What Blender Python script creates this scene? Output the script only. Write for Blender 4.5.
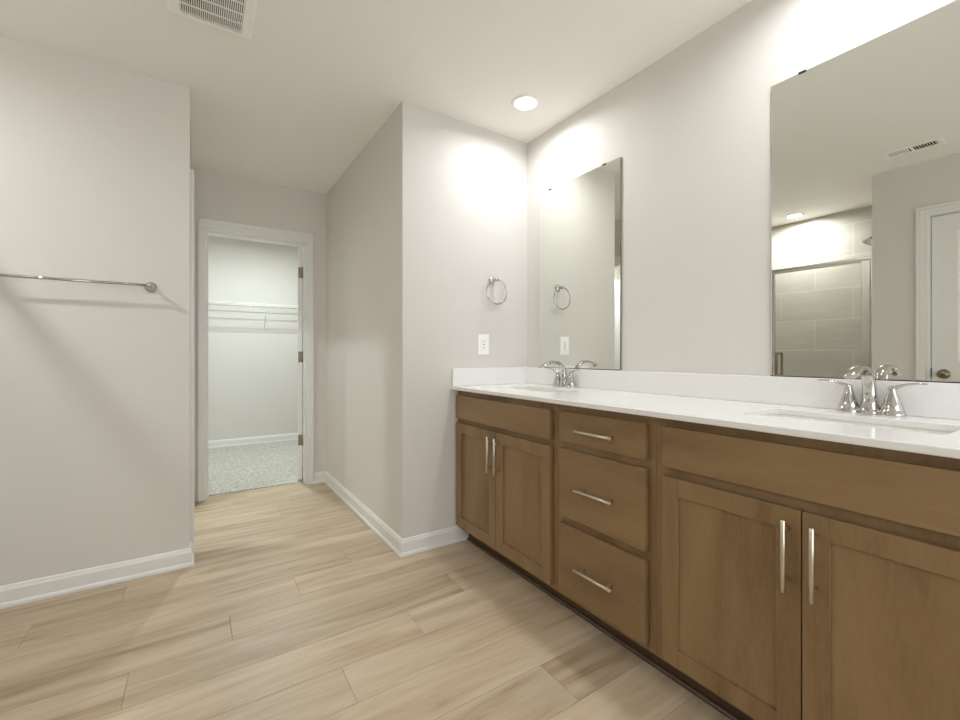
import bpy, bmesh, math, random
from mathutils import Vector, Matrix
random.seed(7)
for o in list(bpy.data.objects): bpy.data.objects.remove(o)
S = bpy.context.scene
COL = S.collection
R = math.radians

# ---------------------------------------------------------------- camera
cam_d = bpy.data.cameras.new('camera'); cam = bpy.data.objects.new('camera', cam_d); COL.objects.link(cam)
cam_d.sensor_fit = 'HORIZONTAL'; cam_d.sensor_width = 36.0
cam_d.lens = 435.04 / 960 * 36.0
cam_d.shift_y = -(360 - 354.57) / 960
cam_d.clip_start = 0.02
cam.location = (0, 0, 1.078)
cam.rotation_euler = (R(90), 0, -R(33.16))
S.camera = cam

# ---------------------------------------------------------------- world, exposure, light levels
W = bpy.data.worlds.new('world'); S.world = W; W.use_nodes = True
W.node_tree.nodes['Background'].inputs['Color'].default_value = (0.86, 0.93, 1.0, 1)
W.node_tree.nodes['Background'].inputs['Strength'].default_value = 1.0
S.view_settings.view_transform = 'Standard'; S.view_settings.look = 'None'
S.view_settings.exposure = 1.04; S.view_settings.gamma = 1.0; S.view_settings.use_curve_mapping = False
S.cycles.max_bounces = 20; S.cycles.diffuse_bounces = 14; S.cycles.glossy_bounces = 8
S.cycles.transmission_bounces = 8; S.cycles.transparent_max_bounces = 12
S.cycles.sample_clamp_indirect = 10.0
LAMP_VANITY = 2.7      # watts of each recessed lamp
LAMP_SHOWER = 8.6
LAMP_SIDE = 7.2
LAMP_CLOSET = 15.5
REAR_FILL = 13.0              # ambient fill from the added rear window (W)
def area_light(name, loc, rot, sx, sy, power, color):
    d = bpy.data.lights.new(name, 'AREA'); d.shape = 'RECTANGLE'; d.size = sx; d.size_y = sy
    d.energy = power; d.color = color
    o = bpy.data.objects.new(name, d); COL.objects.link(o); o.location = loc; o.rotation_euler = rot
    return o
area_light('added_window_fill', (0.55, -1.99, 1.24), (R(90), 0, 0), 2.0, 1.9, REAR_FILL, (0.93, 0.97, 1.0))  # added area light behind the camera, ambient fill for the room

# ---------------------------------------------------------------- main planes (metres)
H = 2.44
YR, XW, XC, YD, YL, XL = 2.180, 1.789, 0.928, 3.807, 2.675, -0.0256
XO, YP = -0.75, 1.14          # wall opposite the vanity, partition end
XG = -1.0                     # shower glass
XSB = -1.6                    # shower back wall
YREAR = -1.9
YC0, YC1 = 3.922, 5.874       # closet

# ---------------------------------------------------------------- materials
MATS = {}
def nmat(name):
    m = bpy.data.materials.new(name); m.use_nodes = True
    nt = m.node_tree; b = nt.nodes['Principled BSDF']; MATS[name] = m
    return m, nt, b
def srgb(r, g, b):
    f = lambda c: (c / 255 / 12.92) if c / 255 <= 0.04045 else ((c / 255 + 0.055) / 1.055) ** 2.4
    return (f(r), f(g), f(b), 1)
def node(nt, t, **kw):
    n = nt.nodes.new(t)
    for k, v in kw.items(): setattr(n, k, v)
    return n
def coords(nt, scale=(1, 1, 1), rot=(0, 0, 0)):
    t = node(nt, 'ShaderNodeTexCoord'); m = node(nt, 'ShaderNodeMapping')
    m.inputs['Scale'].default_value = scale; m.inputs['Rotation'].default_value = rot
    nt.links.new(t.outputs['Object'], m.inputs['Vector']); return m
def ramp(nt, stops):
    r = node(nt, 'ShaderNodeValToRGB'); e = r.color_ramp.elements
    e[0].position, e[0].color = stops[0]; e[1].position, e[1].color = stops[-1]
    for p, c in stops[1:-1]:
        x = e.new(p); x.color = c
    return r
def bumped(nt, b, src, strength, dist=0.001):
    bp = node(nt, 'ShaderNodeBump'); bp.inputs['Strength'].default_value = strength; bp.inputs['Distance'].default_value = dist
    nt.links.new(src, bp.inputs['Height']); nt.links.new(bp.outputs['Normal'], b.inputs['Normal'])
def plain(name, col, rough=0.5, metal=0.0, bump=0.0, bscale=200, var=0.0, spec=0.5):
    m, nt, b = nmat(name)
    b.inputs['Base Color'].default_value = col; b.inputs['Roughness'].default_value = rough
    b.inputs['Metallic'].default_value = metal; b.inputs['Specular IOR Level'].default_value = spec
    n = node(nt, 'ShaderNodeTexNoise'); n.inputs['Scale'].default_value = bscale; n.inputs['Detail'].default_value = 3
    nt.links.new(coords(nt).outputs[0], n.inputs['Vector'])
    if bump: bumped(nt, b, n.outputs['Fac'], bump)
    v = max(var, 0.01)
    c0 = tuple(c * (1 - v) for c in col[:3]) + (1,); c1 = tuple(min(1, c * (1 + v)) for c in col[:3]) + (1,)
    rp = ramp(nt, [(0.35, c0), (0.65, c1)]); nt.links.new(n.outputs['Fac'], rp.inputs['Fac'])
    nt.links.new(rp.outputs['Color'], b.inputs['Base Color'])
    return m
M_WALL = plain('wall_paint', srgb(216, 212, 207), 0.75, bump=0.10, bscale=350, spec=0.3)
M_CEIL = plain('ceiling_paint', srgb(242, 240, 236), 0.85, bump=0.12, bscale=300, spec=0.2)
M_TRIM = plain('white_trim_paint', srgb(228, 227, 225), 0.35, bump=0.02, bscale=120)
M_QUARTZ = plain('white_quartz', srgb(236, 235, 233), 0.16, var=0.012, bscale=90)
M_PORC = plain('white_porcelain', srgb(236, 237, 232), 0.1)
M_NICKEL = plain('brushed_nickel', srgb(214, 206, 190), 0.30, 1.0, bump=0.03, bscale=900)
M_CHROME = plain('polished_chrome', srgb(200, 198, 194), 0.05, 1.0)
M_PEWTER = plain('satin_pewter', srgb(140, 128, 110), 0.3, 1.0)
M_PLASTIC = plain('white_plastic', srgb(247, 246, 242), 0.4)
M_DARK = plain('dark_cavity', srgb(44, 40, 34), 0.8)
M_EDGE = plain('mirror_glass_edge', srgb(78, 76, 58), 0.2)
M_WIRE = plain('white_coated_wire', srgb(232, 232, 228), 0.4)
M_HINGE = plain('aged_nickel_hinge', srgb(150, 138, 120), 0.4, 0.9)
M_ALU = plain('brushed_aluminium', srgb(214, 211, 204), 0.25, 1.0)
# mirror
m, nt, b = nmat('mirror_silver'); b.inputs['Metallic'].default_value = 1; b.inputs['Roughness'].default_value = 0.0
b.inputs['Base Color'].default_value = (0.82, 0.835, 0.79, 1); M_MIRROR = m
# clear glass (lets direct light through)
m, nt, b = nmat('clear_glass')
nt.nodes.remove(b); out = nt.nodes['Material Output']
tr = node(nt, 'ShaderNodeBsdfTransparent'); tr.inputs['Color'].default_value = (0.972, 0.978, 0.972, 1)
gl = node(nt, 'ShaderNodeBsdfGlossy'); gl.inputs['Roughness'].default_value = 0.02
lf = node(nt, 'ShaderNodeLayerWeight'); lf.inputs['Blend'].default_value = 0.5
pw = node(nt, 'ShaderNodeMath', operation='POWER'); pw.inputs[1].default_value = 4.0; nt.links.new(lf.outputs['Facing'], pw.inputs[0])
lw = node(nt, 'ShaderNodeMath', operation='MULTIPLY_ADD'); lw.inputs[1].default_value = 0.55; lw.inputs[2].default_value = 0.02; nt.links.new(pw.outputs[0], lw.inputs[0])
mx = node(nt, 'ShaderNodeMixShader')
nt.links.new(lw.outputs[0], mx.inputs[0]); nt.links.new(tr.outputs[0], mx.inputs[1]); nt.links.new(gl.outputs[0], mx.inputs[2])
nt.links.new(mx.outputs[0], out.inputs['Surface']); M_GLASS = m
def emis(name, col, st):
    m, nt, b = nmat(name); b.inputs['Base Color'].default_value = (0.9, 0.9, 0.9, 1)
    b.inputs['Emission Color'].default_value = col; b.inputs['Emission Strength'].default_value = st; return m
M_LENS = emis('lamp_lens', (1.0, 0.985, 0.97, 1), 3.0)
# stained cabinet wood
def wood(name, vertical):
    m, nt, b = nmat(name)
    sc = (9, 9, 1.6) if vertical else (9, 1.6, 9)
    oi = node(nt, 'ShaderNodeObjectInfo')
    mp = coords(nt, sc)
    add = node(nt, 'ShaderNodeVectorMath', operation='ADD')
    mul = node(nt, 'ShaderNodeVectorMath', operation='SCALE'); mul.inputs['Scale'].default_value = 13.0
    cmb = node(nt, 'ShaderNodeCombineXYZ')
    for i in range(3): nt.links.new(oi.outputs['Random'], cmb.inputs[i])
    nt.links.new(cmb.outputs[0], mul.inputs[0]); nt.links.new(mp.outputs[0], add.inputs[0]); nt.links.new(mul.outputs[0], add.inputs[1])
    n1 = node(nt, 'ShaderNodeTexNoise'); n1.inputs['Scale'].default_value = 0.75; n1.inputs['Detail'].default_value = 5; n1.inputs['Distortion'].default_value = 0.6
    nt.links.new(add.outputs[0], n1.inputs['Vector'])
    n2 = node(nt, 'ShaderNodeTexNoise'); n2.inputs['Scale'].default_value = 14; n2.inputs['Detail'].default_value = 4
    nt.links.new(add.outputs[0], n2.inputs['Vector'])
    mix = node(nt, 'ShaderNodeMix'); mix.data_type = 'FLOAT'; mix.inputs[0].default_value = 0.22
    nt.links.new(n1.outputs['Fac'], mix.inputs[2]); nt.links.new(n2.outputs['Fac'], mix.inputs[3])
    rp = ramp(nt, [(0.28, srgb(110, 84, 55)), (0.5, srgb(135, 108, 74)), (0.74, srgb(150, 123, 88))])
    nt.links.new(mix.outputs[0], rp.inputs['Fac']); nt.links.new(rp.outputs['Color'], b.inputs['Base Color'])
    b.inputs['Roughness'].default_value = 0.38; b.inputs['Specular IOR Level'].default_value = 0.45
    bumped(nt, b, n2.outputs['Fac'], 0.06)
    return m
M_WOODV = wood('stained_maple_upright', True); M_WOODH = wood('stained_maple_sideways', False)
M_WOODIN = plain('cabinet_interior', srgb(120, 92, 60), 0.6)
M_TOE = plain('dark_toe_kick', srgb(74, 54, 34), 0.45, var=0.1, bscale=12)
# floor planks: colour varies per plank through a face attribute
m, nt, b = nmat('light_oak_planks'); M_FLOOR = m
at = node(nt, 'ShaderNodeAttribute', attribute_name='plank')
tc = node(nt, 'ShaderNodeTexCoord')
off = node(nt, 'ShaderNodeVectorMath', operation='SCALE'); off.inputs['Scale'].default_value = 31.0
nt.links.new(at.outputs['Vector'], off.inputs[0])
ad = node(nt, 'ShaderNodeVectorMath', operation='ADD')
nt.links.new(tc.outputs['Object'], ad.inputs[0]); nt.links.new(off.outputs[0], ad.inputs[1])
mp = node(nt, 'ShaderNodeMapping'); mp.inputs['Scale'].default_value = (1.0, 9.0, 1.0); nt.links.new(ad.outputs[0], mp.inputs['Vector'])
n1 = node(nt, 'ShaderNodeTexNoise'); n1.inputs['Scale'].default_value = 1.5; n1.inputs['Detail'].default_value = 7; n1.inputs['Roughness'].default_value = 0.58; n1.inputs['Distortion'].default_value = 0.9
nt.links.new(mp.outputs[0], n1.inputs['Vector'])
mp2 = node(nt, 'ShaderNodeMapping'); mp2.inputs['Scale'].default_value = (3.0, 90.0, 1.0); nt.links.new(ad.outputs[0], mp2.inputs['Vector'])
n2 = node(nt, 'ShaderNodeTexNoise'); n2.inputs['Scale'].default_value = 1.5; n2.inputs['Detail'].default_value = 4
nt.links.new(mp2.outputs[0], n2.inputs['Vector'])
mx = node(nt, 'ShaderNodeMix'); mx.data_type = 'FLOAT'; mx.inputs[0].default_value = 0.16
nt.links.new(n1.outputs['Fac'], mx.inputs[2]); nt.links.new(n2.outputs['Fac'], mx.inputs[3])
rp = ramp(nt, [(0.26, srgb(148, 126, 98)), (0.42, srgb(178, 158, 131)), (0.56, srgb(192, 174, 149)), (0.75, srgb(206, 190, 167))])
nt.links.new(mx.outputs[0], rp.inputs['Fac'])
sep = node(nt, 'ShaderNodeSeparateXYZ'); nt.links.new(at.outputs['Vector'], sep.inputs[0])
rg = node(nt, 'ShaderNodeMapRange'); rg.inputs['To Min'].default_value = 0.90; rg.inputs['To Max'].default_value = 1.07
nt.links.new(sep.outputs[1], rg.inputs['Value'])
vm = node(nt, 'ShaderNodeVectorMath', operation='SCALE')
nt.links.new(rp.outputs['Color'], vm.inputs[0]); nt.links.new(rg.outputs[0], vm.inputs['Scale'])
nt.links.new(vm.outputs[0], b.inputs['Base Color'])
b.inputs['Roughness'].default_value = 0.42; b.inputs['Specular IOR Level'].default_value = 0.4
bumped(nt, b, n2.outputs['Fac'], 0.12)
# carpet
m, nt, b = nmat('pale_carpet'); M_CARPET = m
v = node(nt, 'ShaderNodeTexNoise'); v.inputs['Scale'].default_value = 70; v.inputs['Detail'].default_value = 6
nt.links.new(coords(nt).outputs[0], v.inputs['Vector'])
rp = ramp(nt, [(0.3, srgb(158, 154, 145)), (0.7, srgb(222, 219, 211))]); nt.links.new(v.outputs['Fac'], rp.inputs['Fac'])
nt.links.new(rp.outputs['Color'], b.inputs['Base Color']); b.inputs['Roughness'].default_value = 0.95
bumped(nt, b, v.outputs['Fac'], 1.0, 0.01)
# shower tile, grout by coordinate (course height 0.297, tile length 0.6)
def tile(name, axis):
    m, nt, b = nmat(name)
    tc = node(nt, 'ShaderNodeTexCoord'); sp = node(nt, 'ShaderNodeSeparateXYZ'); nt.links.new(tc.outputs['Object'], sp.inputs[0])
    cb = node(nt, 'ShaderNodeCombineXYZ')
    o1 = node(nt, 'ShaderNodeMath', operation='ADD'); o1.inputs[1].default_value = 6.0 - 1.50
    nt.links.new(sp.outputs[axis], o1.inputs[0]); nt.links.new(o1.outputs[0], cb.inputs[0])
    o2 = node(nt, 'ShaderNodeMath', operation='ADD'); o2.inputs[1].default_value = 0.297 * 8 - 2.31
    nt.links.new(sp.outputs[2], o2.inputs[0]); nt.links.new(o2.outputs[0], cb.inputs[1])
    br = node(nt, 'ShaderNodeTexBrick'); br.inputs['Scale'].default_value = 1; br.inputs['Brick Width'].default_value = 0.6
    br.inputs['Row Height'].default_value = 0.297; br.inputs['Mortar Size'].default_value = 0.0028; br.offset = 0.5
    br.inputs['Color1'].default_value = srgb(196, 192, 182); br.inputs['Color2'].default_value = srgb(190, 186, 176)
    br.inputs['Mortar'].default_value = srgb(218, 214, 206)
    nt.links.new(cb.outputs[0], br.inputs['Vector'])
    n = node(nt, 'ShaderNodeTexNoise'); n.inputs['Scale'].default_value = 2.2; n.inputs['Detail'].default_value = 6; n.inputs['Distortion'].default_value = 1.2
    nt.links.new(coords(nt, (1, 1, 5)).outputs[0], n.inputs['Vector'])
    rp = ramp(nt, [(0.35, (0.94, 0.94, 0.94, 1)), (0.65, (1.03, 1.03, 1.03, 1))]); nt.links.new(n.outputs['Fac'], rp.inputs['Fac'])
    mu = node(nt, 'ShaderNodeVectorMath', operation='MULTIPLY'); nt.links.new(br.outputs['Color'], mu.inputs[0]); nt.links.new(rp.outputs['Color'], mu.inputs[1])
    nt.links.new(mu.outputs[0], b.inputs['Base Color']); b.inputs['Roughness'].default_value = 0.28
    return m
M_TILEY = tile('greige_wall_tile_back', 1); M_TILEX = tile('greige_wall_tile_side', 0)

# ---------------------------------------------------------------- mesh helpers
class MB:
    def __init__(s): s.bm = bmesh.new()
    def box(s, x0, x1, y0, y1, z0, z1, mat=0):
        x0, x1 = sorted((x0, x1)); y0, y1 = sorted((y0, y1)); z0, z1 = sorted((z0, z1))
        v = [s.bm.verts.new(p) for p in ((x0,y0,z0),(x1,y0,z0),(x1,y1,z0),(x0,y1,z0),(x0,y0,z1),(x1,y0,z1),(x1,y1,z1),(x0,y1,z1))]
        fs = []
        for f in ((0,3,2,1),(4,5,6,7),(0,1,5,4),(1,2,6,5),(2,3,7,6),(3,0,4,7)):
            fc = s.bm.faces.new([v[i] for i in f]); fc.material_index = mat; fs.append(fc)
        return fs
    def tube(s, pts, rad, n=12, flat=1.0, cap=True, up=None):
        """sweep; rad number or list; flat scales the second axis"""
        pts = [Vector(p) for p in pts]; rings = []
        rs = rad if isinstance(rad, (list, tuple)) else [rad] * len(pts)
        fl = flat if isinstance(flat, (list, tuple)) else [flat] * len(pts)
        prev = Vector(up) if up else None
        for i, p in enumerate(pts):
            t = (pts[min(i+1, len(pts)-1)] - pts[max(i-1, 0)]).normalized()
            if prev is None: prev = t.orthogonal()
            a = (prev - t * prev.dot(t)).normalized(); b_ = t.cross(a); prev = a
            rings.append([s.bm.verts.new(p + a * math.cos(k*2*math.pi/n) * rs[i] * fl[i] + b_ * math.sin(k*2*math.pi/n) * rs[i]) for k in range(n)])
        for i in range(len(rings)-1):
            for k in range(n):
                f = s.bm.faces.new((rings[i][k], rings[i][(k+1) % n], rings[i+1][(k+1) % n], rings[i+1][k])); f.smooth = True
        if cap:
            s.bm.faces.new(list(reversed(rings[0]))); s.bm.faces.new(rings[-1])
    def lathe(s, prof, c=(0,0,0), axis=(0,0,1), n=32, smooth=True):
        """prof: list of (radius, height) along the axis"""
        q = Vector((0,0,1)).rotation_difference(Vector(axis)); c = Vector(c); rings = []
        for r, h in prof:
            if r < 1e-6: rings.append([s.bm.verts.new(c + q @ Vector((0,0,h)))])
            else: rings.append([s.bm.verts.new(c + q @ Vector((r*math.cos(k*2*math.pi/n), r*math.sin(k*2*math.pi/n), h))) for k in range(n)])
        for a, b_ in zip(rings, rings[1:]):
            for k in range(n):
                l = [a[k % len(a)], a[(k+1) % len(a)], b_[(k+1) % len(b_)], b_[k % len(b_)]]
                u = []
                for vv in l:
                    if vv not in u: u.append(vv)
                if len(u) > 2:
                    f = s.bm.faces.new(u); f.smooth = smooth
        if len(rings[0]) > 1: s.bm.faces.new(list(reversed(rings[0])))
        if len(rings[-1]) > 1: s.bm.faces.new(rings[-1])
    def torus(s, c, R_, r, axis='y', n=48, m=10):
        c = Vector(c); g = []
        for i in range(n):
            a = i*2*math.pi/n; row = []
            for k in range(m):
                b_ = k*2*math.pi/m; rr = R_ + r*math.cos(b_); h = r*math.sin(b_)
                row.append(s.bm.verts.new(c + (Vector((rr*math.cos(a), h, rr*math.sin(a))) if axis == 'y' else Vector((rr*math.cos(a), rr*math.sin(a), h)))))
            g.append(row)
        for i in range(n):
            for k in range(m):
                f = s.bm.faces.new((g[i][k], g[(i+1) % n][k], g[(i+1) % n][(k+1) % m], g[i][(k+1) % m])); f.smooth = True
    def loft(s, rings, cap_top=False, cap_bot=False, smooth=True):
        vr = [[s.bm.verts.new(p) for p in r] for r in rings]
        for a, b_ in zip(vr, vr[1:]):
            for k in range(len(a)):
                f = s.bm.faces.new((a[k], a[(k+1) % len(a)], b_[(k+1) % len(a)], b_[k])); f.smooth = smooth
        if cap_bot: s.bm.faces.new(list(reversed(vr[0])))
        if cap_top: s.bm.faces.new(vr[-1])
    def prism(s, prof, a, b_, axis, frame):
        """extrude a 2D profile; frame(u,v,t)->point"""
        A = [s.bm.verts.new(frame(u, v, a)) for u, v in prof]; B = [s.bm.verts.new(frame(u, v, b_)) for u, v in prof]
        n = len(prof)
        for k in range(n): s.bm.faces.new((A[k], A[(k+1) % n], B[(k+1) % n], B[k]))
        s.bm.faces.new(list(reversed(A))); s.bm.faces.new(B)
    def build(s, name, mats, parent=None, bevel=0.0, seg=2, solid=0.0):
        bmesh.ops.recalc_face_normals(s.bm, faces=s.bm.faces)
        me = bpy.data.meshes.new(name); s.bm.to_mesh(me); s.bm.free()
        for mm in (mats if isinstance(mats, (list, tuple)) else [mats]): me.materials.append(mm)
        o = bpy.data.objects.new(name, me); COL.objects.link(o)
        if parent: o.parent = parent; o.matrix_parent_inverse = Matrix.Translation(-Vector(parent.location))
        if solid:
            md = o.modifiers.new('thickness', 'SOLIDIFY'); md.thickness = solid; md.offset = 1
        if bevel:
            md = o.modifiers.new('soft_edges', 'BEVEL'); md.width = bevel; md.segments = seg; md.limit_method = 'ANGLE'; md.angle_limit = R(40)
        return o
def tag(o, label=None, cat=None, group=None, kind=None):
    if label: o['label'] = label
    if cat: o['category'] = cat
    if group: o['group'] = group
    if kind: o['kind'] = kind
    return o
def thing(name, loc, label, cat, group=None):
    e = bpy.data.objects.new(name, None); COL.objects.link(e); e.location = loc; e.empty_display_size = 0.05
    return tag(e, label, cat, group)
def struct(name, mb, mat, bevel=0.0, label=None, parent=None):
    o = mb.build(name, mat, parent, bevel)
    if not parent: o['kind'] = 'structure'
    if label: o['label'] = label
    return o
def copy_tree(o, parent=None):
    c = o.copy(); COL.objects.link(c)
    if parent: c.parent = parent
    for ch in [x for x in bpy.data.objects if x.parent == o]: copy_tree(ch, c)
    return c

# ---------------------------------------------------------------- floor
b = MB(); lay = b.bm.faces.layers.float_vector.new('plank')
JOINT = {0: 1.0, 1: 0.25, 2: 0.42, 3: 0.74, 4: -0.19, 5: 0.116, 6: 0.395, 7: -0.545, 8: -0.27}
PL, PW = 1.22, 0.184
pr_ = random.Random(3)
for k in range(-16, 16):
    y0 = 0.966 + PW * k; y1 = y0 + PW
    if y0 > YC0 - 0.02: continue
    y1 = min(y1, 3.905); y0c = max(y0, YREAR)
    if y1 <= y0c: continue
    j = JOINT.get(k, pr_.uniform(0, PL))
    x = j - 3 * PL
    while x < XW:
        xa, xb = max(x, -1.6), min(x + PL, XW)
        if xb > xa + 0.001:
            v = Vector((pr_.random(), pr_.random(), pr_.random()))
            for f in b.box(xa + 0.0003, xb - 0.0003, y0c + 0.0003, y1 - 0.0003, -0.02, 0.0): f[lay] = v
        x += PL
floor = struct('floor', b, M_FLOOR)
md = floor.modifiers.new('micro_bevel', 'BEVEL'); md.width = 0.0012; md.segments = 1; md.limit_method = 'ANGLE'
b = MB(); b.box(-1.7, 1.9, YREAR, 3.92, -0.12, -0.0205); struct('floor_base', b, M_DARK)
b = MB(); b.box(-1.2, 2.2, 3.9052, YC1 + 0.1, -0.12, 0.006); struct('floor_closet', b, M_CARPET)

# ---------------------------------------------------------------- ceiling and walls
b = MB(); b.box(-1.75, 2.25, YREAR - 0.1, YC1 + 0.1, H, H + 0.1); struct('ceiling', b, M_CEIL)
def wall(name, boxes, mat=None):
    b = MB()
    for x in boxes: b.box(*x)
    return struct(name, b, mat or M_WALL)
wall('wall_vanity', [(XW, XW + 0.1, YREAR - 0.1, YR + 0.1, -0.02, H)])
wall('wall_return', [(XC, XW - 0.0002, YR, YR + 0.1, -0.02, H)])
wall('wall_hall_right', [(XC, XC + 0.1, YR + 0.1002, YD, -0.02, H)])
DX0, DX1, DH = 0.071, 0.764, 2.000           # closet door opening
wall('wall_hall_end', [(-0.12, DX0 - 0.018, YD, YC0, -0.02, H), (DX1 + 0.018, 1.03, YD, YC0, -0.02, H), (DX0 - 0.018, DX1 + 0.018, YD, YC0, DH + 0.018, H)])
SY0, SY1, SH = 2.862, 3.60, 2.00            # side door in the hall's left wall
wall('wall_hall_left', [(XL - 0.1, XL, YL + 0.1002, SY0 - 0.018, -0.02, H), (XL - 0.1, XL, SY1 + 0.018, YD - 0.0002, -0.02, H), (XL - 0.1, XL, SY0 - 0.018, SY1 + 0.018, SH + 0.018, H)])
wall('wall_side_room', [(-1.2, -1.1, YL + 0.1002, YC0 - 0.1002, -0.02, H)])
wall('wall_left', [(-1.7, XL, YL, YL + 0.1, -0.02, H)])
OY0, OY1, OH = 0.065, 0.826, 2.045           # door opposite the vanity
wall('wall_opposite', [(XO - 0.1, XO, YREAR, OY0 - 0.018, -0.02, H), (XO - 0.1, XO, OY1 + 0.018, YP, -0.02, H), (XO - 0.1, XO, OY0 - 0.018, OY1 + 0.018, OH + 0.018, H)])
wall('wall_shower_partition', [(-1.7, XO - 0.1002, YP - 0.1, YP, -0.02, H)])
wall('wall_shower_back', [(XSB - 0.1, XSB, YP + 0.0002, YL - 0.0002, -0.02, H)], M_TILEY)
wall('wall_shower_side', [(XSB + 0.0002, XG - 0.03, YL - 0.012, YL - 0.0002, 0.0, H)], M_TILEX)
wall('wall_shower_inner', [(XSB + 0.0002, XG - 0.03, YP + 0.0002, YP + 0.012, 0.0, H)], M_TILEX)
# shower pan and curb
b = MB(); b.box(XSB, XG - 0.06, YP + 0.012, YL - 0.012, 0.0, 0.03); b.box(XG - 0.06, XG + 0.06, YP, YL, 0.0, 0.10)
struct('floor_shower_curb', b, M_TRIM, 0.004)
# rear wall with an added window, out of view, to carry the fill light
WX0, WX1, WZ0, WZ1 = -0.45, 1.55, 0.30, 2.20
wall('wall_rear', [(XO - 0.1, WX0, YREAR - 0.1, YREAR - 0.0002, -0.02, H), (WX1, XW - 0.0002, YREAR - 0.1, YREAR - 0.0002, -0.02, H), (WX0, WX1, YREAR - 0.1, YREAR - 0.0002, -0.02, WZ0), (WX0, WX1, YREAR - 0.1, YREAR - 0.0002, WZ1, H)])
b = MB()
b.box(WX0, WX0 + 0.05, YREAR - 0.07, YREAR - 0.02, WZ0, WZ1); b.box(WX1 - 0.05, WX1, YREAR - 0.07, YREAR - 0.02, WZ0, WZ1)
b.box(WX0 + 0.05, WX1 - 0.05, YREAR - 0.07, YREAR - 0.02, WZ0, WZ0 + 0.05); b.box(WX0 + 0.05, WX1 - 0.05, YREAR - 0.07, YREAR - 0.02, WZ1 - 0.05, WZ1)
b.box(0.53, 0.57, YREAR - 0.065, YREAR - 0.025, WZ0 + 0.05, WZ1 - 0.05)
added_win = struct('added_window_1', b, M_TRIM, 0.003)
b = MB(); b.box(WX0 + 0.05, 0.53, YREAR - 0.047, YREAR - 0.043, WZ0 + 0.05, WZ1 - 0.05); b.box(0.57, WX1 - 0.05, YREAR - 0.047, YREAR - 0.043, WZ0 + 0.05, WZ1 - 0.05)
b.build('added_window_pane', M_GLASS, added_win)
# closet shell
wall('wall_closet_back', [(-1.2, 2.2, YC1, YC1 + 0.1, -0.02, H)])
wall('wall_closet_left', [(-1.2, -1.1, YC0, YC1, -0.02, H)])
wall('wall_closet_right', [(2.1, 2.2, YC0, YC1, -0.02, H)])
wall('wall_closet_front', [(-1.1, -0.1202, YC0 - 0.1, YC0, -0.02, H), (1.0302, 2.1, YC0 - 0.1, YC0, -0.02, H)])

# ---------------------------------------------------------------- baseboards
BB = [(0, 0), (0.019, 0), (0.019, 0.010), (0.015, 0.018), (0.012, 0.020), (0.012, 0.070), (0.008, 0.078), (0.006, 0.086), (0, 0.090)]
def baseboard(name, runs):
    """runs: (axis, wall coordinate, outward sign, a, b, mitre_a, mitre_b)"""
    b = MB()
    for axis, w, sg, a, c, ma, mc in runs:
        A = []; B = []
        for u, v in BB:
            ta, tc_ = a + ma * u, c + mc * u
            if axis == 'x':
                A.append(b.bm.verts.new((ta, w + sg * u, v))); B.append(b.bm.verts.new((tc_, w + sg * u, v)))
            else:
                A.append(b.bm.verts.new((w + sg * u, ta, v))); B.append(b.bm.verts.new((w + sg * u, tc_, v)))
        n = len(BB)
        for k in range(n): b.bm.faces.new((A[k], A[(k+1) % n], B[(k+1) % n], B[k]))
        b.bm.faces.new(list(reversed(A))); b.bm.faces.new(B)
    return struct(name, b, M_TRIM)
baseboard('baseboard_left', [('x', YL, -1, XG + 0.062, XL, 0, 1), ('y', XL, 1, YL, SY0 - 0.075, -1, 0)])
baseboard('baseboard_hall_left', [('y', XL, 1, SY1 + 0.075, YD, 0, -1)])
baseboard('baseboard_hall_end', [('x', YD, -1, 0.8225, XC, 0, -1)])
baseboard('baseboard_hall_right', [('y', XC, -1, YR, YD, -1, -1)])
baseboard('baseboard_return', [('x', YR, -1, XC, 1.3345, -1, 0)])
baseboard('baseboard_opposite', [('y', XO, 1, OY1 + 0.075, YP, 0, 0)])
baseboard('baseboard_opposite_rear', [('y', XO, 1, YREAR, OY0 - 0.075, 0, 0)])
baseboard('baseboard_closet_back', [('x', YC1, -1, -1.1, 2.1, 0, 0)])
baseboard('baseboard_vanity_rear', [('y', XW, -1, YREAR, 0.02, 0, 0)])

# ---------------------------------------------------------------- door casings (trim) and doors
def casing(name, axis, w, sg, a, c, top, width=0.070, floor_z=0.0, head=None):
    """flat-backed stepped casing around an opening a..c"""
    b = MB(); prof = [(0.004, 0.014), (0.030, 0.016), (width, 0.019)]
    def bx(p0, p1, z0, z1, d):
        if axis == 'x': b.box(p0, p1, w, w + sg * d, z0, z1)
        else: b.box(w, w + sg * d, p0, p1, z0, z1)
    u = 0.004
    steps = [(0.004, 0.022, 0.011), (0.022, min(0.052, width - 0.012), 0.014), (min(0.052, width - 0.012), width, 0.018)]
    for s0, s1, d in steps:
        bx(a - s1, a - s0, floor_z, top + s1, d); bx(c + s0, c + s1, floor_z, top + (head if head and s1 == width else s1), d)
        bx(a - s0, c + s0, top + s0, top + (head if head and s1 == width else s1), d)
    return struct(name, b, M_TRIM, 0.0015)
def jamb(name, axis, w0, w1, a, c, top, stop):
    b = MB(); t = 0.0178
    def bx(p0, p1, q0, q1, z0, z1):
        if axis == 'x': b.box(p0, p1, q0, q1, z0, z1)
        else: b.box(q0, q1, p0, p1, z0, z1)
    bx(a - t, a, w0, w1, 0.0, top + t); bx(c, c + t, w0, w1, 0.0, top + t); bx(a, c, w0, w1, top, top + t)
    s0, s1 = stop
    bx(a, a + 0.008, s0, s1, 0.0, top); bx(c - 0.008, c, s0, s1, 0.0, top); bx(a + 0.008, c - 0.008, s0, s1, top - 0.010, top)
    return struct(name, b, M_TRIM, 0.001)
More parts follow.
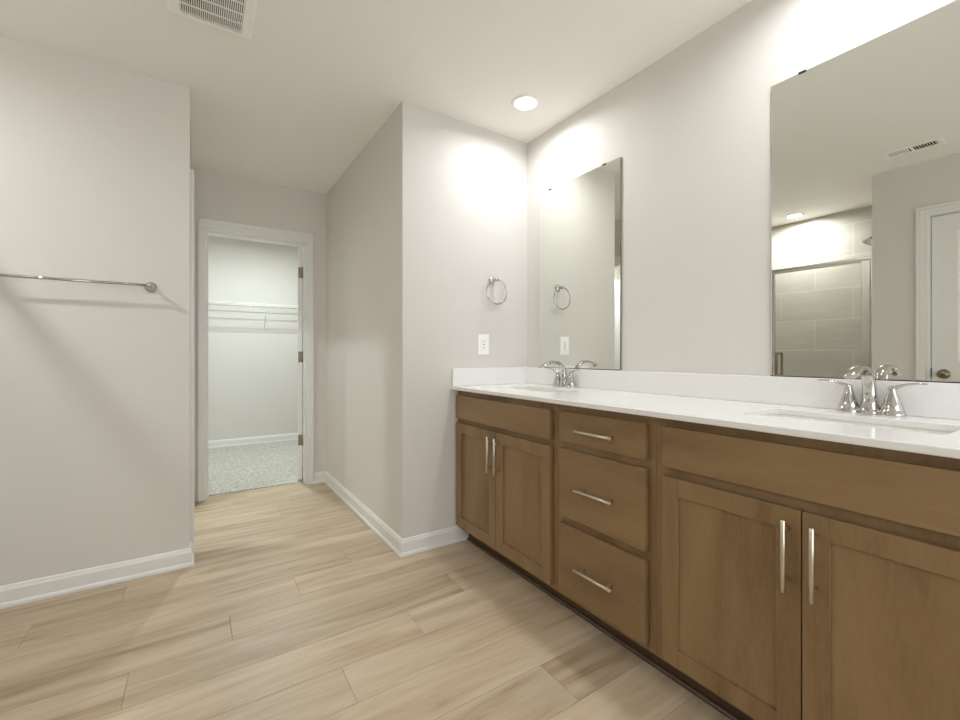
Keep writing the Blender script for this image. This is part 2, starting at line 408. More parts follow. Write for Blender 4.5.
casing('trim_1', 'x', YD, -1, DX0, DX1, DH, width=0.058, head=0.078)
jamb('trim_2', 'x', YD + 0.0002, YC0 - 0.0002, DX0, DX1, DH, (YD + 0.035, YD + 0.070))
casing('trim_3', 'y', XL, 1, SY0, SY1, SH)
jamb('trim_4', 'y', XL - 0.0998, XL - 0.0002, SY0, SY1, SH, (XL - 0.062, XL - 0.050))
casing('trim_5', 'y', XO, 1, OY0, OY1, OH)
jamb('trim_6', 'y', XO - 0.0998, XO - 0.0002, OY0, OY1, OH, (XO - 0.060, XO - 0.050))
casing('trim_7', 'x', YC0, 1, DX0, DX1, DH, floor_z=0.006)

def panel_door(name, width, height, th, panels, parent=None):
    """door leaf in local space: x 0..width, y 0..th (both faces panelled), z 0..height; panels = list of (x0,x1,z0,z1)"""
    b = MB()
    xs = sorted({0.0, width} | {p[0] for p in panels} | {p[1] for p in panels})
    zs = sorted({0.0, height} | {p[2] for p in panels} | {p[3] for p in panels})
    x0s, x1s = panels[0][0], panels[0][1]
    b.box(0, x0s, 0, th, 0, height); b.box(x1s, width, 0, th, 0, height)
    prev = 0.0
    for p in sorted(panels, key=lambda q: q[2]):
        b.box(x0s, x1s, 0, th, prev, p[2]); prev = p[3]
    b.box(x0s, x1s, 0, th, prev, height)
    for p in panels:
        b.box(p[0], p[1], 0.013, th - 0.013, p[2], p[3])
        for side in (0, 1):
            r = []
            for ins, dep in ((0.0, 0.001), (0.012, 0.007), (0.028, 0.007), (0.050, 0.003)):
                yy = dep if side == 0 else th - dep
                r.append([(p[0] + ins, yy, p[2] + ins), (p[1] - ins, yy, p[2] + ins), (p[1] - ins, yy, p[3] - ins), (p[0] + ins, yy, p[3] - ins)])
            b.loft(r, cap_top=True, smooth=False)
    return b.build(name, M_TRIM, parent)
def knob(parent, c, axis):
    b = MB(); b.lathe([(0.033, 0), (0.033, 0.004), (0.028, 0.008), (0.012, 0.010), (0.010, 0.026), (0.014, 0.032), (0.026, 0.040), (0.029, 0.050), (0.024, 0.060), (0.010, 0.064), (0, 0.065)], c, axis, 24)
    o = b.build('door_knob', M_PEWTER, parent); return o
# closet door, swung open into the closet, hinged on the right jamb
d1 = panel_door('door_1', 0.685, 1.980, 0.035, [(0.11, 0.55, 0.24, 0.90), (0.11, 0.55, 1.03, 1.87)])
d1['kind'] = 'structure'; d1.location = (DX1 - 0.006, YC0 + 0.004, 0.016); d1.rotation_euler = (0, 0, R(74))
for z in (0.352, 1.058, 1.774):
    b = MB()
    b.box(-0.0016, 0.0, 0.004, 0.031, z - 0.045 - 0.016, z + 0.045 - 0.016)
    b.tube([(-0.006, -0.003, z - 0.047 - 0.016), (-0.006, -0.003, z + 0.047 - 0.016)], 0.006, 12)
    o = b.build('hinge', M_HINGE); o.parent = d1
# side door in the hall's left wall, standing open into the small side room
d2 = panel_door('door_2', SY1 - SY0 - 0.006, 1.988, 0.035, [(0.11, SY1 - SY0 - 0.116, 0.24, 0.90), (0.11, SY1 - SY0 - 0.116, 1.03, 1.89)])
d2['kind'] = 'structure'; d2.location = (XL - 0.106, SY1 + 0.002, 0.010); d2.rotation_euler = (0, 0, R(180))
b = MB(); b.lathe([(0.033, 0), (0.033, 0.004), (0.028, 0.008), (0.012, 0.010), (0.010, 0.026), (0.014, 0.032), (0.026, 0.040), (0.029, 0.050), (0.024, 0.060), (0.010, 0.064), (0, 0.065)], (0.67, -0.0002, 0.93), (0, -1, 0), 24)
o = b.build('door_knob', M_PEWTER); o.parent = d2
# door opposite the vanity (closed), seen in the large mirror
wd = OY1 - OY0 - 0.010
d3 = panel_door('door_3', wd, 2.030, 0.035, [(0.125, wd - 0.125, 0.24, 0.90), (0.125, wd - 0.125, 1.024, 1.922)])
d3['kind'] = 'structure'; d3.location = (XO - 0.010, OY0 + 0.005, 0.008); d3.rotation_euler = (0, 0, R(90))
b = MB(); b.lathe([(0.033, 0), (0.033, 0.004), (0.028, 0.008), (0.012, 0.010), (0.010, 0.026), (0.014, 0.032), (0.026, 0.040), (0.029, 0.050), (0.024, 0.060), (0.010, 0.064), (0, 0.065)], (wd - 0.060, -0.0002, 0.936), (0, -1, 0), 24)
o = b.build('door_knob', M_PEWTER); o.parent = d3
b = MB(); b.box(wd - 0.0005, wd + 0.0045, -0.003, 0.030, 0.915, 0.975)
o = b.build('latch_plate', M_DARK); o.parent = d3

# ---------------------------------------------------------------- vanity cabinets
XD, XF = 1.250, 1.271        # door face, face frame
CZ0, CZ1 = 0.085, 0.8765
def carcass(root, y0, y1, stiles, rails):
    """y0<y1; face frame with vertical members (ya,yb) and rails (ya,yb,za,zb)"""
    b = MB()
    b.box(XF + 0.019, XW - 0.004, y0, y0 + 0.012, CZ0, CZ1); b.box(XF + 0.019, XW - 0.004, y1 - 0.012, y1, CZ0, CZ1)
    b.box(XF + 0.019, XW - 0.004, y0 + 0.012, y1 - 0.012, CZ0 + 0.006, CZ0 + 0.020)
    b.box(XW - 0.010, XW - 0.004, y0 + 0.012, y1 - 0.012, CZ0 + 0.020, CZ1)
    b.box(1.352, XW - 0.004, y0, y0 + 0.012, 0.0, CZ0); b.box(1.352, XW - 0.004, y1 - 0.012, y1, 0.0, CZ0)
    b.build('carcass', M_WOODIN, root)
    b = MB()
    for ya, yb in stiles: b.box(XF, XF + 0.019, ya, yb, CZ0, CZ1)
    for ya, yb, za, zb in rails: b.box(XF, XF + 0.019, ya, yb, za, zb)
    b.build('face_frame', M_WOODV, root, 0.0004, 1)
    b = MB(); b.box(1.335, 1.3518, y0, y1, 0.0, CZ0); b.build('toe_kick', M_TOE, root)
def shaker(root, y0, y1, z0, z1, name='door'):
    w = 0.055; b = MB(); t0, t1 = XD, XF - 0.0005
    b.box(t0, t1, y0, y0 + w, z0, z1); b.box(t0, t1, y1 - w, y1, z0, z1)
    b.box(t0, t1, y0 + w, y1 - w, z0, z0 + w); b.box(t0, t1, y0 + w, y1 - w, z1 - w, z1)
    o = b.build(name, M_WOODV, root, 0.0009, 2)
    b = MB(); b.box(t0 + 0.008, t1 - 0.003, y0 + w, y1 - w, z0 + w, z1 - w); b.build('door_panel', M_WOODV, o)
    return o
def slab_front(root, y0, y1, z0, z1, name):
    b = MB(); b.box(XD, XF - 0.0005, y0, y1, z0, z1); return b.build(name, M_WOODH, root, 0.0016, 3)
def pull(par, y0, y1, z0, z1, label=None):
    """bar pull between two end points"""
    x = 1.217; b = MB(); r = 0.0058
    if abs(y1 - y0) < 0.001:
        b.tube([(x, y0, z0), (x, y0, z1)], r, 16)
        for z in (z0 + 0.026, z1 - 0.026): b.tube([(x, y0, z), (XD, y0, z)], 0.0045, 12)
    else:
        b.tube([(x, y0, z0), (x, y1, z0)], r, 16)
        for y in (y0 + 0.026, y1 - 0.026): b.tube([(x, y, z0), (XD, y, z0)], 0.0045, 12)
    return b.build('handle', M_NICKEL, par, 0.0008, 1)
Y3, Y2, Y1, Y0 = YR - 0.0015, 1.345, 0.881, 0.030
# far sink cabinet
c = thing('vanity_cabinet', (1.3, (Y3 + Y2) / 2, 0), 'brown stained sink cabinet with two doors, against the towel ring wall, under the far sink', 'cabinet')
carcass(c, Y2 + 0.0003, Y3, [(Y3 - 0.026, Y3), (Y2 + 0.0003, Y2 + 0.030), ], [(1.755, 1.785, 0.125, 0.690), (1.755, 1.785, 0.735, 0.828), (Y2 + 0.03, Y3 - 0.026, 0.828, CZ1), (Y2 + 0.03, Y3 - 0.026, 0.690, 0.735), (Y2 + 0.03, Y3 - 0.026, CZ0, 0.125)])
slab_front(c, 1.374, 2.163, 0.716, 0.846, 'false_drawer_front')
dA = shaker(c, 1.7725, 2.163, 0.106, 0.691); pull(dA, 1.799, 1.799, 0.487, 0.668)
dB = shaker(c, 1.374, 1.7695, 0.106, 0.691); pull(dB, 1.739, 1.739, 0.487, 0.668)
# drawer cabinet
c = thing('drawer_cabinet', (1.3, (Y2 + Y1) / 2, 0), 'brown stained cabinet with three drawers between the two sink cabinets', 'cabinet')
carcass(c, Y1 + 0.0003, Y2 - 0.0003, [(Y2 - 0.030, Y2 - 0.0003), (Y1 + 0.0003, Y1 + 0.030)], [(Y1 + 0.03, Y2 - 0.03, 0.828, CZ1), (Y1 + 0.03, Y2 - 0.03, 0.690, 0.735), (Y1 + 0.03, Y2 - 0.03, 0.388, 0.428), (Y1 + 0.03, Y2 - 0.03, CZ0, 0.125)])
for z0, z1, zh in ((0.726, 0.849, 0.782), (0.420, 0.697, 0.5545), (0.114, 0.392, 0.248)):
    d = slab_front(c, 0.910, 1.317, z0, z1, 'drawer')
    pull(d, 1.022, 1.206, zh, zh)
    b = MB(); b.box(XF - 0.0004, XW - 0.06, 0.925, 0.937, z0 + 0.015, z1 - 0.025); b.box(XF - 0.0004, XW - 0.06, 1.293, 1.305, z0 + 0.015, z1 - 0.025)
    b.box(XF - 0.0004, XW - 0.06, 0.937, 1.293, z0 + 0.015, z0 + 0.025); b.build('drawer_box', M_WOODIN, d)
# near sink cabinet
c = thing('vanity_cabinet', (1.3, (Y1 + Y0) / 2, 0), 'brown stained sink cabinet with two doors nearest the camera, cut by the right picture edge', 'cabinet')
carcass(c, Y0, Y1 - 0.0003, [(Y1 - 0.030, Y1 - 0.0003), (Y0, Y0 + 0.048), ], [(0.449, 0.479, 0.125, 0.690), (0.449, 0.479, 0.735, 0.828), (Y0 + 0.048, Y1 - 0.03, 0.828, CZ1), (Y0 + 0.048, Y1 - 0.03, 0.690, 0.735), (Y0 + 0.048, Y1 - 0.03, CZ0, 0.125)])
slab_front(c, 0.073, 0.849, 0.721, 0.849, 'false_drawer_front')
dC = shaker(c, 0.4660, 0.849, 0.104, 0.691); pull(dC, 0.492, 0.492, 0.490, 0.669)
dD = shaker(c, 0.073, 0.4628, 0.104, 0.691); pull(dD, 0.432, 0.432, 0.490, 0.669)
# quarter round along the toe kick
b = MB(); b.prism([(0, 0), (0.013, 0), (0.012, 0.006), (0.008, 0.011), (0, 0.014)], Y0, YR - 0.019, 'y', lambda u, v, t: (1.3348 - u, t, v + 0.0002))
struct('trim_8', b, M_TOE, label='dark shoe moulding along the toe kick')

# ---------------------------------------------------------------- countertop with two cut-outs
def rrect(x0, x1, y0, y1, r, n=6):
    pts = []
    for cx, cy, a0 in ((x1 - r, y1 - r, 0), (x0 + r, y1 - r, 90), (x0 + r, y0 + r, 180), (x1 - r, y0 + r, 270)):
        for k in range(n + 1):
            a = R(a0 + 90 * k / n); pts.append((cx + r * math.cos(a), cy + r * math.sin(a)))
    return pts
SX0, SX1 = 1.408, 1.642
SINKS = [(1.560, 2.000), (0.247, 0.690)]
top = thing('countertop', (1.5, 1.1, 0.87), 'long white quartz vanity countertop with backsplash and two sink cutouts', 'countertop')
cu = bpy.data.curves.new('slab', 'CURVE'); cu.dimensions = '2D'; cu.fill_mode = 'BOTH'; cu.extrude = 0.0097
def spline(pts):
    s = cu.splines.new('POLY'); s.points.add(len(pts) - 1)
    for q, (x, y) in zip(s.points, pts): q.co = (x, y, 0, 1)
    s.use_cyclic_u = True
spline([(1.226, 0.015), (XW - 0.0005, 0.015), (XW - 0.0005, YR - 0.0005), (1.226, YR - 0.0005)])
for a, c_ in SINKS: spline(rrect(SX0, SX1, a, c_, 0.025))
tmp = bpy.data.objects.new('tmp', cu); COL.objects.link(tmp)
bpy.context.view_layer.update()
me = bpy.data.meshes.new_from_object(tmp.evaluated_get(bpy.context.evaluated_depsgraph_get()))
bpy.data.objects.remove(tmp)
b = MB(); b.bm.from_mesh(me); bmesh.ops.remove_doubles(b.bm, verts=b.bm.verts, dist=1e-5)
bmesh.ops.translate(b.bm, verts=b.bm.verts, vec=(0, 0, 0.8870))
for f in b.bm.faces: f.smooth = False; f.material_index = 0
b.build('counter_slab', M_QUARTZ, top, 0.003, 3)
b = MB(); b.box(XW - 0.020, XW - 0.0005, 0.015, YR - 0.0005, 0.8970, 0.998); b.build('backsplash', M_QUARTZ, top, 0.002, 2)
b = MB(); b.box(1.229, XW - 0.0202, YR - 0.020, YR - 0.0005, 0.8970, 0.998); b.build('side_splash', M_QUARTZ, top, 0.002, 2)

def make_sink(y0, y1, label):
    yc = (y0 + y1) / 2; xc = (SX0 + SX1) / 2
    s = thing('sink', (xc, yc, 0.73), label, 'sink')
    b = MB(); r = []
    for grow, z, rad in ((0.018, 0.8770, 0.035), (0.003, 0.8770, 0.028), (0.000, 0.868, 0.027), (-0.004, 0.80, 0.03), (-0.010, 0.765, 0.035), (-0.030, 0.748, 0.04), (-0.07, 0.742, 0.03)):
        r.append([(x, y, z) for x, y in rrect(SX0 - grow, SX1 + grow, y0 - grow, y1 + grow, rad)])
    r.append([(xc + (x - xc) * 0.30, yc + (y - yc) * 0.12, 0.740) for x, y, z in r[-1]])
    b.loft(r, cap_top=True); b.build('basin', M_PORC, s, solid=-0.006)
    b = MB(); b.lathe([(0.030, 0), (0.030, 0.002), (0.024, 0.004), (0.020, 0.002), (0, 0.002)], (xc, yc, 0.7405), n=28); b.build('drain', M_CHROME, s)
    return s
make_sink(*SINKS[0], 'white rectangular undermount sink near the towel ring wall')
make_sink(*SINKS[1], 'white rectangular undermount sink nearest the camera at the right edge')

# ---------------------------------------------------------------- faucets
def make_faucet(yc, label):
    X0, Z = 1.7335, 0.8968
    f = thing('faucet', (X0, yc, 0.897), label, 'faucet')
    # spout: escutcheon, column and arching flattened neck
    b = MB()
    b.lathe([(0.0275, 0), (0.0275, 0.003), (0.0255, 0.014), (0.0245, 0.0145), (0.0245, 0.0165), (0.0215, 0.032), (0.0195, 0.048)], (X0, yc, Z), n=32)
    b.build('spout_base', M_CHROME, f)
    P = [(X0, 0.040), (X0 - 0.001, 0.062), (X0 - 0.005, 0.088), (X0 - 0.014, 0.110), (X0 - 0.030, 0.127), (X0 - 0.052, 0.137), (X0 - 0.080, 0.141), (X0 - 0.104, 0.139), (X0 - 0.128, 0.133), (X0 - 0.148, 0.125), (X0 - 0.165, 0.116)]
    rad = [0.0200, 0.0185, 0.0172, 0.0165, 0.0165, 0.0170, 0.0178, 0.0182, 0.0180, 0.0170, 0.0150]
    fl = [1.0, 1.0, 0.90, 0.76, 0.62, 0.50, 0.42, 0.40, 0.42, 0.46, 0.46]
    b = MB(); b.tube([(x, yc, Z + z) for x, z in P], rad, 20, fl, up=(1, 0, 0)); b.build('spout', M_CHROME, f, 0.001, 1)
    b = MB(); b.lathe([(0.008, 0), (0.008, 0.006), (0.006, 0.008)], (X0 - 0.152, yc, Z + 0.1185), (-0.35, 0, -0.94), 20); b.build('aerator', M_PEWTER, f)
    for sg in (1, -1):
        yh = yc + sg * 0.0515
        b = MB()
        b.lathe([(0.0315, 0), (0.0315, 0.003), (0.0280, 0.016), (0.0270, 0.0165), (0.0272, 0.0185), (0.0220, 0.034), (0.0165, 0.050), (0.0125, 0.064), (0.0100, 0.075), (0.0105, 0.080), (0.0085, 0.085), (0, 0.086)], (X0, yh, Z), n=32)
        h = b.build('handle_base', M_CHROME, f)
        b = MB()
        pts = [(X0, yh - sg * 0.004, Z + 0.079), (X0 - 0.002, yh + sg * 0.012, Z + 0.086), (X0 - 0.006, yh + sg * 0.034, Z + 0.094), (X0 - 0.010, yh + sg * 0.056, Z + 0.098), (X0 - 0.012, yh + sg * 0.077, Z + 0.0975)]
        b.tube(pts, [0.0090, 0.0088, 0.0080, 0.0078, 0.0065], 14, [0.9, 0.6, 0.45, 0.38, 0.38], up=(0, 0, 1)); b.build('lever', M_CHROME, h, 0.0006, 1)
    b = MB(); b.tube([(X0 + 0.024, yc, Z + 0.0002), (X0 + 0.024, yc, Z + 0.050)], 0.0022, 10); b.lathe([(0.0022, 0), (0.0045, 0.003), (0.0045, 0.010), (0, 0.012)], (X0 + 0.024, yc, Z + 0.050), n=14)
    b.build('lift_rod', M_CHROME, f)
    return f
make_faucet(1.788, 'chrome two-handle faucet behind the sink near the towel ring wall')
make_faucet(0.464, 'chrome two-handle faucet in front of the large mirror, at the near sink')

# ---------------------------------------------------------------- mirrors
def make_mirror(y0, y1, label):
    z0, z1 = 1.0015, 2.0685
    m_ = thing('wall_mirror', (XW, (y0 + y1) / 2, z0), label, 'mirror')
    xb, xf = XW - 0.0035, XW - 0.0095; bv = 0.010
    b = MB(); b.loft([[(xf, y0 + bv*0.2, z0 + bv*0.2), (xf, y1 - bv*0.2, z0 + bv*0.2), (xf, y1 - bv*0.2, z1 - bv*0.2), (xf, y0 + bv*0.2, z1 - bv*0.2)],
                      [(xf + 0.0008, y0, z0), (xf + 0.0008, y1, z0), (xf + 0.0008, y1, z1), (xf + 0.0008, y0, z1)]], smooth=False, cap_bot=True)
    b.build('mirror_face', M_MIRROR, m_)
    b = MB(); b.box(xf + 0.0010, xb, y0, y1, z0, z1); b.build('mirror_edge', M_EDGE, m_)
    for fr in (0.168, 0.838):
        y = y0 + (y1 - y0) * fr
        b = MB(); b.box(xf - 0.0035, xf - 0.0003, y - 0.011, y + 0.011, z1 - 0.0035, z1 + 0.002); b.box(xf - 0.0035, XW, y - 0.011, y + 0.011, z1 + 0.0003, z1 + 0.002)
        b.build('mirror_clip', M_DARK, m_)
    b = MB(); b.box(xf - 0.004, XW, y0, y1, z0 - 0.003, z0 - 0.0003); b.box(xf - 0.004, xf - 0.0012, y0, y1, z0 - 0.003, z0 + 0.0025); b.build('bottom_channel', M_ALU, m_)
    return m_
make_mirror(1.4385, 2.0545, 'tall frameless mirror above the far sink, reflecting the towel ring')
make_mirror(0.150, 0.757, 'large frameless mirror at the right, reflecting the shower and a door')

# ---------------------------------------------------------------- towel ring, outlet, towel bar
t = thing('towel_ring', (1.508, YR, 1.527), 'chrome towel ring on the wall above the electrical outlet', 'towel ring')
b = MB(); b.lathe([(0.024, 0), (0.024, 0.004), (0.019, 0.010), (0.011, 0.014), (0.009, 0.030), (0.0085, 0.040)], (1.508, YR - 0.0002, 1.527), (0, -1, 0), 28); b.build('wall_mount', M_CHROME, t)
b = MB(); b.lathe([(0.0085, 0), (0.012, 0.004), (0.013, 0.010), (0.012, 0.018), (0.006, 0.022), (0, 0.023)], (1.508, YR - 0.040, 1.527), (0, -1, 0), 24); b.build('post_cap', M_CHROME, t)
b = MB(); b.torus((1.508 + 0.004, YR - 0.050, 1.527 - 0.073), 0.073, 0.0046, 'y'); b.build('ring', M_CHROME, t)

t = thing('electrical_outlet', (1.4465, YR, 1.138), 'white electrical outlet with cover plate on the wall below the towel ring', 'outlet')
b = MB(); b.box(1.407, 1.486, YR - 0.006, YR - 0.0002, 1.077, 1.199); b.build('cover_plate', M_PLASTIC, t, 0.002, 2)
b = MB(); b.box(1.430, 1.463, YR - 0.009, YR - 0.0061, 1.104, 1.172); b.build('receptacle', M_PLASTIC, t, 0.001, 2)
b = MB()
for zc in (1.119, 1.157):
    b.box(1.4395, 1.4415, YR - 0.0096, YR - 0.0091, zc - 0.002, zc + 0.006); b.box(1.4515, 1.4535, YR - 0.0096, YR - 0.0091, zc - 0.002, zc + 0.006)
    b.box(1.4445, 1.4485, YR - 0.0096, YR - 0.0091, zc - 0.010, zc - 0.006)
b.box(1.441, 1.452, YR - 0.0100, YR - 0.0091, 1.1355, 1.1395)
b.build('outlet_slots', M_DARK, t)

t = thing('towel_bar', (-0.49, YL, 1.41), 'chrome towel bar mounted on the wall at the left', 'towel bar')
b = MB(); b.tube([(-0.800, YL - 0.066, 1.409), (-0.184, YL - 0.066, 1.409)], 0.0068, 20); b.build('bar', M_CHROME, t)
for x in (-0.800, -0.184):
    b = MB(); b.lathe([(0.026, 0), (0.026, 0.004), (0.021, 0.010), (0.012, 0.015), (0.010, 0.030), (0.011, 0.050), (0.0135, 0.060), (0.0145, 0.068), (0.012, 0.078), (0.005, 0.082), (0, 0.083)], (x, YL - 0.0002, 1.408), (0, -1, 0), 28)
    b.build('mounting_post', M_CHROME, t)

# ---------------------------------------------------------------- ceiling fixtures
def can(x, y, power, label, spread=165, color=(0.955, 0.98, 1.0)):
    t = thing('recessed_light', (x, y, H), label, 'ceiling light', )
    b = MB(); prof = [(0.078, 0.0), (0.077, 0.004), (0.066, 0.007), (0.059, 0.007), (0.056, 0.003), (0.056, 0.0)]
    n = 48; rings = [[(x + r * math.cos(k * 2 * math.pi / n), y + r * math.sin(k * 2 * math.pi / n), H - 0.0002 - h) for k in range(n)] for r, h in prof]
    b.loft(rings); b.build('trim_ring', M_PLASTIC, t)
    b = MB(); vs = [b.bm.verts.new((x + 0.0555 * math.cos(k * 2 * math.pi / n), y + 0.0555 * math.sin(k * 2 * math.pi / n), H - 0.003)) for k in range(n)]
    f_ = b.bm.faces.new(vs)
    vs2 = [b.bm.verts.new((v.co.x, v.co.y, H - 0.0005)) for v in vs]
    for k in range(n): b.bm.faces.new((vs[k], vs[(k+1) % n], vs2[(k+1) % n], vs2[k]))
    b.build('lens', M_LENS, t)
    d = bpy.data.lights.new('lamp_light', 'AREA'); d.shape = 'DISK'; d.size = 0.108; d.energy = power; d.color = color; d.spread = R(spread)
    lo = bpy.data.objects.new('lamp_light', d); COL.objects.link(lo); lo.location = (0, 0, -0.0035); lo.parent = t
    return t
can(1.492, 1.833, LAMP_VANITY, 'round white recessed ceiling light above the corner near the far mirror')
can(1.492, 0.500, LAMP_VANITY, 'round white recessed ceiling light directly over the near sink')
can(-1.360, 1.885, LAMP_SHOWER, 'round recessed light above the shower, seen in the large mirror', 170)
can(-0.680, 3.150, LAMP_SIDE, 'round recessed ceiling light in the small side room off the hall', 170, (0.90, 0.985, 1.0))
can(0.60, 4.72, LAMP_CLOSET, 'round white recessed light on the closet ceiling', 180, (0.88, 0.99, 0.98))

# exhaust fan grille
t = thing('exhaust_fan', (0.053, 1.956, H), 'white square exhaust fan grille on the ceiling at the top', 'exhaust fan')
FX0, FX1, FY0, FY1 = -0.092, 0.198, 1.800, 2.100; GX0, GX1, GY0, GY1 = -0.052, 0.160, 1.840, 2.078
b = MB(); zb = H - 0.018
outer_top = [(x, y, H - 0.0002) for x, y in rrect(FX0, FX1, FY0, FY1, 0.018)]
outer_mid = [(x, y, zb + 0.006) for x, y in rrect(FX0, FX1, FY0, FY1, 0.018)]
outer_low = [(x, y, zb) for x, y in rrect(FX0 + 0.010, FX1 - 0.010, FY0 + 0.010, FY1 - 0.010, 0.014)]
inner_low = [(x, y, zb) for x, y in rrect(GX0, GX1, GY0, GY1, 0.004)]
inner_top = [(x, y, H - 0.0002) for x, y in rrect(GX0, GX1, GY0, GY1, 0.004)]
b.loft([outer_top, outer_mid, outer_low, inner_low, inner_top], smooth=False); b.build('grille_frame', M_PLASTIC, t)
n = 30
b = MB()
for i in range(n):
    x = GX0 + (GX1 - GX0) * (i + 0.5) / n; b.box(x - 0.0017, x + 0.0017, GY0, GY1, zb + 0.001, zb + 0.012)
for y in (GY0 + 0.06, GY0 + 0.12, GY0 + 0.18): b.box(GX0, GX1, y - 0.0008, y + 0.0008, zb + 0.0015, zb + 0.008)
b.build('slats', M_PLASTIC, t)
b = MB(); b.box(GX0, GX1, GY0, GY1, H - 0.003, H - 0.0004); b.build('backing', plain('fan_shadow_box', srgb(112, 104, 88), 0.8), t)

# supply air vent
t = thing('air_vent', (-0.405, 0.845, H), 'white rectangular slatted ceiling air vent, seen in the large mirror', 'vent')
VX0, VX1, VY0, VY1 = -0.475, -0.335, 0.700, 0.990
b = MB()
b.box(VX0, VX0 + 0.030, VY0, VY1, H - 0.006, H - 0.0002); b.box(VX1 - 0.030, VX1, VY0, VY1, H - 0.006, H - 0.0002)
b.box(VX0 + 0.03, VX1 - 0.03, VY0, VY0 + 0.028, H - 0.006, H - 0.0002); b.box(VX0 + 0.03, VX1 - 0.03, VY1 - 0.028, VY1, H - 0.006, H - 0.0002)
b.box(VX0 + 0.03, VX1 - 0.03, 0.838, 0.852, H - 0.006, H - 0.0002); b.build('vent_frame', M_PLASTIC, t, 0.001, 1)
b = MB()
for i in range(18):
    y = VY0 + 0.034 + i * (VY1 - VY0 - 0.068) / 17
    if abs(y - 0.845) < 0.009: continue
    sg = -1 if y > 0.845 else 1
    vs = [b.bm.verts.new(p) for p in ((VX0 + 0.03, y - sg * 0.003, H - 0.0058), (VX1 - 0.03, y - sg * 0.003, H - 0.0058), (VX1 - 0.03, y + sg * 0.003, H - 0.0008), (VX0 + 0.03, y + sg * 0.003, H - 0.0008))]
    vt = [b.bm.verts.new(v.co + Vector((0, 0.0012, 0))) for v in vs]
    b.bm.faces.new(vs); b.bm.faces.new(list(reversed(vt)))
    for k in range(4): b.bm.faces.new((vs[k], vs[(k+1) % 4], vt[(k+1) % 4], vt[k]))
b.build('slats', M_PLASTIC, t)
b = MB(); b.box(VX0 + 0.03, VX1 - 0.03, VY0 + 0.028, VY1 - 0.028, H - 0.0006, H - 0.0003); b.build('backing', M_DARK, t)

# ---------------------------------------------------------------- shower enclosure
t = thing('shower_enclosure', (XG, 1.9, 0.10), 'metal framed glass shower enclosure, seen in the large mirror', 'shower door')
HZ = 1.872
b = MB(); b.box(XG - 0.018, XG + 0.018, YP + 0.001, YL - 0.001, HZ - 0.024, HZ); b.build('header_rail', M_ALU, t, 0.003, 2)
b = MB(); b.box(XG - 0.016, XG + 0.016, YP + 0.001, YL - 0.001, 0.1003, 0.125); b.build('bottom_rail', M_ALU, t, 0.002, 2)
for y0, y1 in ((YP + 0.0125, 1.212), (YL - 0.045, YL - 0.0125), (1.925, 1.950)):
    b = MB(); b.box(XG - 0.016, XG + 0.016, y0, y1, 0.1253, HZ - 0.0243); b.build('wall_jamb', M_ALU, t, 0.003, 2)
b = MB(); b.box(XG - 0.004, XG + 0.004, 1.9503, YL - 0.0453, 0.1253, HZ - 0.0243); b.build('fixed_pane', M_GLASS, t)
b = MB(); yy0, yy1, zz0, zz1, fw = 1.215, 1.922, 0.130, HZ - 0.028, 0.022
b.box(XG - 0.011, XG + 0.011, yy0, 1.272, zz0, zz1); b.box(XG - 0.011, XG + 0.011, yy1 - 0.016, yy1, zz0, zz1)
b.box(XG - 0.011, XG + 0.011, 1.272, yy1 - 0.016, zz0, zz0 + fw); b.box(XG - 0.011, XG + 0.011, 1.272, yy1 - 0.016, zz1 - 0.012, zz1)
sd = b.build('shower_door', M_ALU, t, 0.003, 2)
b = MB(); b.box(XG - 0.003, XG + 0.003, 1.2722, yy1 - 0.0162, zz0 + fw + 0.0002, zz1 - 0.0122); b.build('glass_pane', M_GLASS, sd)
for sg in (1, -1):
    b = MB(); xh = XG + sg * 0.055; yh = 1.872
    b.tube([(XG + sg * 0.0035, yh, 1.088), (XG + sg * 0.035, yh, 1.092), (xh - sg * 0.006, yh, 1.090), (xh, yh, 1.078), (xh, yh, 1.04), (xh, yh, 0.90), (xh - sg * 0.006, yh, 0.885), (XG + sg * 0.035, yh, 0.882), (XG + sg * 0.0035, yh, 0.886)], 0.0100, 12)
    b.build('pull_handle', M_PEWTER, sd)
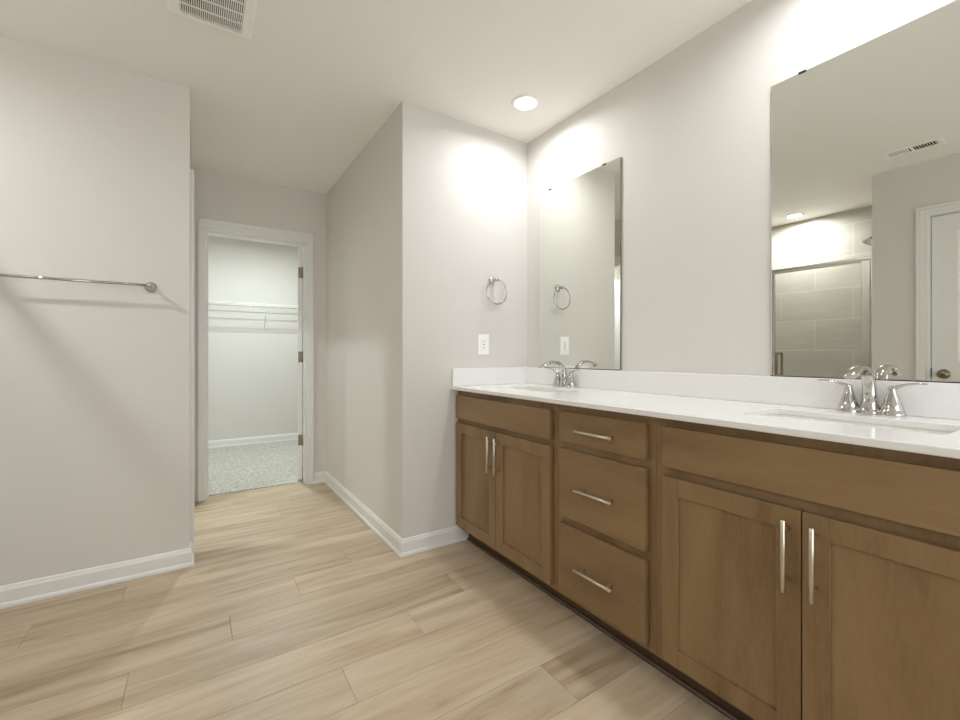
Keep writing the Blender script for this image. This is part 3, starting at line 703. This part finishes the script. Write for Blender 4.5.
t = thing('shower_fixture', (-1.28, YP + 0.012, 2.08), 'chrome shower head on a short arm, seen in the large mirror', 'shower head')
b = MB(); b.tube([(-1.28, YP + 0.0125, 2.10), (-1.28, YP + 0.06, 2.115), (-1.28, YP + 0.11, 2.105), (-1.28, YP + 0.15, 2.075)], 0.0095, 14); b.build('shower_arm', M_CHROME, t)
b = MB(); b.lathe([(0.026, 0), (0.026, 0.004), (0.012, 0.010), (0.0098, 0.012)], (-1.28, YP + 0.0122, 2.10), (0, 1, 0), 24); b.build('wall_flange', M_CHROME, t)
b = MB(); b.lathe([(0.012, 0), (0.014, 0.015), (0.036, 0.040), (0.040, 0.052), (0.036, 0.056), (0, 0.056)], (-1.28, YP + 0.148, 2.077), (0, 0.6, -0.8), 28); b.build('shower_head', M_CHROME, t)

# ---------------------------------------------------------------- closet wire shelf
t = thing('wire_shelf', (0.5, YC1, 1.66), 'white wire shelf on the back wall of the carpeted closet', 'shelf')
SZ, SF, SB = 1.662, 5.572, YC1 - 0.006
xa, xb = -0.95, 1.95
b = MB(); r = 0.0032
for y in (SF, SF + 0.10, SF + 0.20, SB): b.tube([(xa, y, SZ), (xb, y, SZ)], r, 8)
b.tube([(xa, SF, SZ - 0.027), (xb, SF, SZ - 0.027)], r, 8); b.build('rods', M_WIRE, t)
b = MB(); x = xa
while x < xb:
    b.tube([(x, SB, SZ + 0.003), (x, SF - 0.001, SZ + 0.003), (x, SF - 0.003, SZ - 0.027)], 0.0013, 5); x += 0.0254
b.build('cross_wires', M_WIRE, t)
x = -0.67
while x < 1.9:
    b = MB(); b.box(x - 0.008, x + 0.008, SB - 0.006, YC1 - 0.0002, SZ - 0.014, SZ + 0.018); b.build('wall_clip', M_PLASTIC, t, 0.002, 1); x += 0.305
for x in (-0.27, 0.70, 1.67):
    b = MB(); b.tube([(x, SF + 0.004, SZ - 0.014), (x - 0.004, YC1 - 0.010, 1.400)], 0.0045, 10); b.tube([(x - 0.004, YC1 - 0.012, 1.402), (x - 0.004, YC1 - 0.0002, 1.400)], 0.010, 12); b.build('support_brace', M_WIRE, t)
